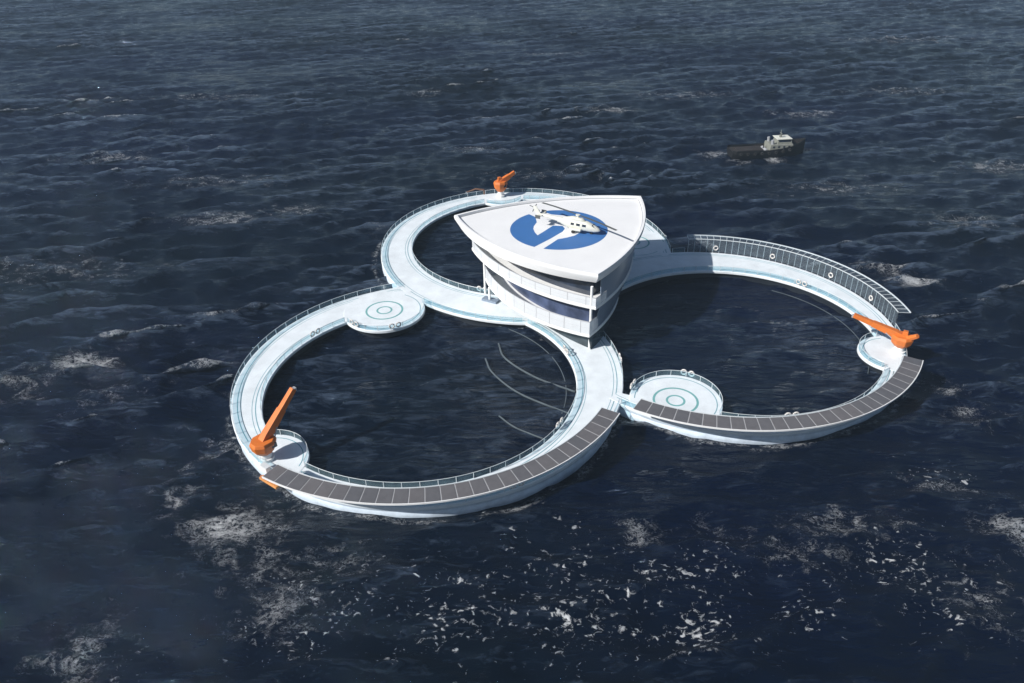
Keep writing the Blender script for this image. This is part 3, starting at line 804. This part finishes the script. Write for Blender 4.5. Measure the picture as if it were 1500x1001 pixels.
def sea_mat():
    m, nt, out = new_mat('sea_water')
    L = nt.links.new
    tc = node(nt, 'ShaderNodeTexCoord')
    def noise(scale, detail=5, rough=.6, stretch=(1, 1, 1), rot=0, dist_=0.):
        mp = node(nt, 'ShaderNodeMapping'); mp.inputs['Scale'].default_value = stretch; mp.inputs['Rotation'].default_value = (0, 0, rot)
        L(tc.outputs['Object'], mp.inputs['Vector'])
        n = node(nt, 'ShaderNodeTexNoise'); n.inputs['Scale'].default_value = scale; n.inputs['Detail'].default_value = detail; n.inputs['Roughness'].default_value = rough; n.inputs['Distortion'].default_value = dist_
        L(mp.outputs['Vector'], n.inputs['Vector']); return n.outputs['Fac']
    def math_(op, a, b=None, clamp=False):
        n = node(nt, 'ShaderNodeMath', operation=op); n.use_clamp = clamp
        for i, v in enumerate((a, b)):
            if v is None: continue
            if isinstance(v, (int, float)): n.inputs[i].default_value = v
            else: L(v, n.inputs[i])
        return n.outputs[0]
    def rng_(v, a, b, c=0., d=1.):
        n = node(nt, 'ShaderNodeMapRange', interpolation_type='SMOOTHSTEP')
        for i, q in enumerate((a, b, c, d)): n.inputs[i + 1].default_value = q
        L(v, n.inputs['Value']); return n.outputs['Result']
    fo = node(nt, 'ShaderNodeAttribute', attribute_name='foam').outputs['Fac']
    fl = node(nt, 'ShaderNodeAttribute', attribute_name='fleck').outputs['Fac']
    # broken foam: a filigree of ridges plus a cloudy body
    n1 = noise(.30, 8, .68, (1, 1.5, 1), R_(12), .6)
    n2 = noise(1.1, 6, .7, (1, 1.3, 1), R_(20), .8)
    lace = math_('SUBTRACT', 1., math_('MULTIPLY', math_('ABSOLUTE', math_('SUBTRACT', n2, .5)), 5.))
    v = math_('ADD', math_('ADD', fo, math_('MULTIPLY', math_('SUBTRACT', n1, .5), 1.5)), math_('MULTIPLY', math_('SUBTRACT', lace, .55), .60))
    f1 = rng_(v, .44, .95, 0, .85)
    n3 = noise(1.0, 5, .62, (1, 1.25, 1), R_(-24), .7)
    n3b = noise(.13, 3, .55, (1, 1.6, 1), R_(10), .0)
    v2 = math_('ADD', math_('ADD', math_('MULTIPLY', fl, .26), n3), math_('MULTIPLY', math_('SUBTRACT', n3b, .5), .34))
    f2 = rng_(v2, .715, .82, 0, .95)
    f2 = math_('MULTIPLY', f2, rng_(fl, .08, .25))
    ff = math_('MAXIMUM', f1, f2, True)
    # water body colour: large patches of bluer and of greener water
    nb = noise(.006, 3, .5, (1, 1.6, 1), R_(8))
    cr = node(nt, 'ShaderNodeValToRGB')
    cr.color_ramp.elements[0].position = .38; cr.color_ramp.elements[0].color = (.0007, .0034, .0080, 1)
    cr.color_ramp.elements[1].position = .64; cr.color_ramp.elements[1].color = (.0012, .0037, .0175, 1)
    L(nb, cr.inputs['Fac'])
    mix = node(nt, 'ShaderNodeMix', data_type='RGBA')
    L(ff, mix.inputs[0]); L(cr.outputs['Color'], mix.inputs[6]); mix.inputs[7].default_value = (.50, .51, .52, 1)
    # painted highlights: paler blue-grey mixed into the water colour along the crests
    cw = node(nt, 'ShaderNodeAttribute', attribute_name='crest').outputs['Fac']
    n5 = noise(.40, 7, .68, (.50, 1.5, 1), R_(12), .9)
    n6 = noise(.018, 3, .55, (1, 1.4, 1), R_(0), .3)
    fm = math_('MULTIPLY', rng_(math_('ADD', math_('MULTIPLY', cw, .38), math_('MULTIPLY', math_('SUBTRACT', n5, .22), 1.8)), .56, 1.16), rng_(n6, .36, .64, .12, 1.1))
    crest_light = node(nt, 'ShaderNodeMix', data_type='RGBA')
    L(math_('MULTIPLY', fm, 1.0, True), crest_light.inputs[0]); L(cr.outputs['Color'], crest_light.inputs[6]); crest_light.inputs[7].default_value = (.048, .068, .102, 1)
    L(crest_light.outputs[2], mix.inputs[6])
    b = node(nt, 'ShaderNodeBsdfPrincipled'); b.inputs['IOR'].default_value = 1.33
    b.inputs['Specular Tint'].default_value = (.58, .79, 1.0, 1)
    L(mix.outputs[2], b.inputs['Base Color'])
    L(rng_(ff, 0, 1, .045, .8), b.inputs['Roughness'])
    # ripples too small for the mesh
    r1 = noise(.72, 6, .60, (.55, 1.7, 1), R_(12), .3)
    r2 = noise(.22, 4, .55, (.34, 1.7, 1), R_(14), .2)
    hh = math_('ADD', math_('MULTIPLY', r1, .62), math_('MULTIPLY', r2, 1.8))
    hh = math_('ADD', hh, math_('MULTIPLY', ff, .25))
    bm_ = node(nt, 'ShaderNodeBump'); bm_.inputs['Strength'].default_value = .8; bm_.inputs['Distance'].default_value = 1.0
    L(hh, bm_.inputs['Height']); L(bm_.outputs['Normal'], b.inputs['Normal'])
    L(b.outputs[0], out.inputs['Surface'])
    return m
sea()

# ------------------------------------------------------------------ light and camera
SUN_DIR = Vector((-.89, -.46, 0)).normalized(); EL = R_(37)
to_sun = Vector((SUN_DIR.x * math.cos(EL), SUN_DIR.y * math.cos(EL), math.sin(EL)))
sd = bpy.data.lights.new('sun', 'SUN'); sd.energy = 5.0; sd.angle = R_(.5); sd.color = (1, .975, .94)
so = bpy.data.objects.new('sun', sd); COL.objects.link(so); so.rotation_euler = to_sun.to_track_quat('Z', 'Y').to_euler(); so.location = (-150, 0, 150)
w = bpy.data.worlds.new('World'); scene.world = w; w.use_nodes = True
nt = w.node_tree
bg = nt.nodes['Background']; sk = nt.nodes.new('ShaderNodeTexSky'); sk.sky_type = 'NISHITA'; sk.sun_disc = False
sk.sun_elevation = EL; sk.sun_rotation = math.atan2(SUN_DIR.x, SUN_DIR.y)
sk.air_density = 1.0; sk.dust_density = .9; sk.ozone_density = 2.5
nt.links.new(sk.outputs['Color'], bg.inputs['Color']); bg.inputs['Strength'].default_value = .052
# thin sea haze: far water fades to blue grey
hz = MB(); hz.box((0, 250, 40.5), (11000, 11000, 91)); hz_m, hnt, hout = new_mat('haze_air')
vol = node(hnt, 'ShaderNodeVolumePrincipled'); vol.inputs['Color'].default_value = (.60, .80, .98, 1); vol.inputs['Density'].default_value = .0002; vol.inputs['Anisotropy'].default_value = 0.
hnt.links.new(vol.outputs[0], hout.inputs['Volume'])
tag(hz.build('haze', hz_m), 'thin pale haze lying over the open sea', None, None, 'stuff')
HC = 2.315 * 35 + ZD
cd = bpy.data.cameras.new('camera'); cam = bpy.data.objects.new('camera', cd); COL.objects.link(cam)
cd.sensor_width = 36; cd.lens = 1150 / 1500 * 36; cd.clip_end = 20000; cd.clip_start = .5
cam.matrix_world = Matrix.Translation((0, 0, HC)) @ Matrix.Rotation(PI / 2 - .555, 4, 'X') @ Matrix.Rotation(-.018, 4, 'Z')
scene.camera = cam
scene.view_settings.view_transform = 'Standard'; scene.view_settings.look = 'None'; scene.view_settings.exposure = .25; scene.view_settings.gamma = 1
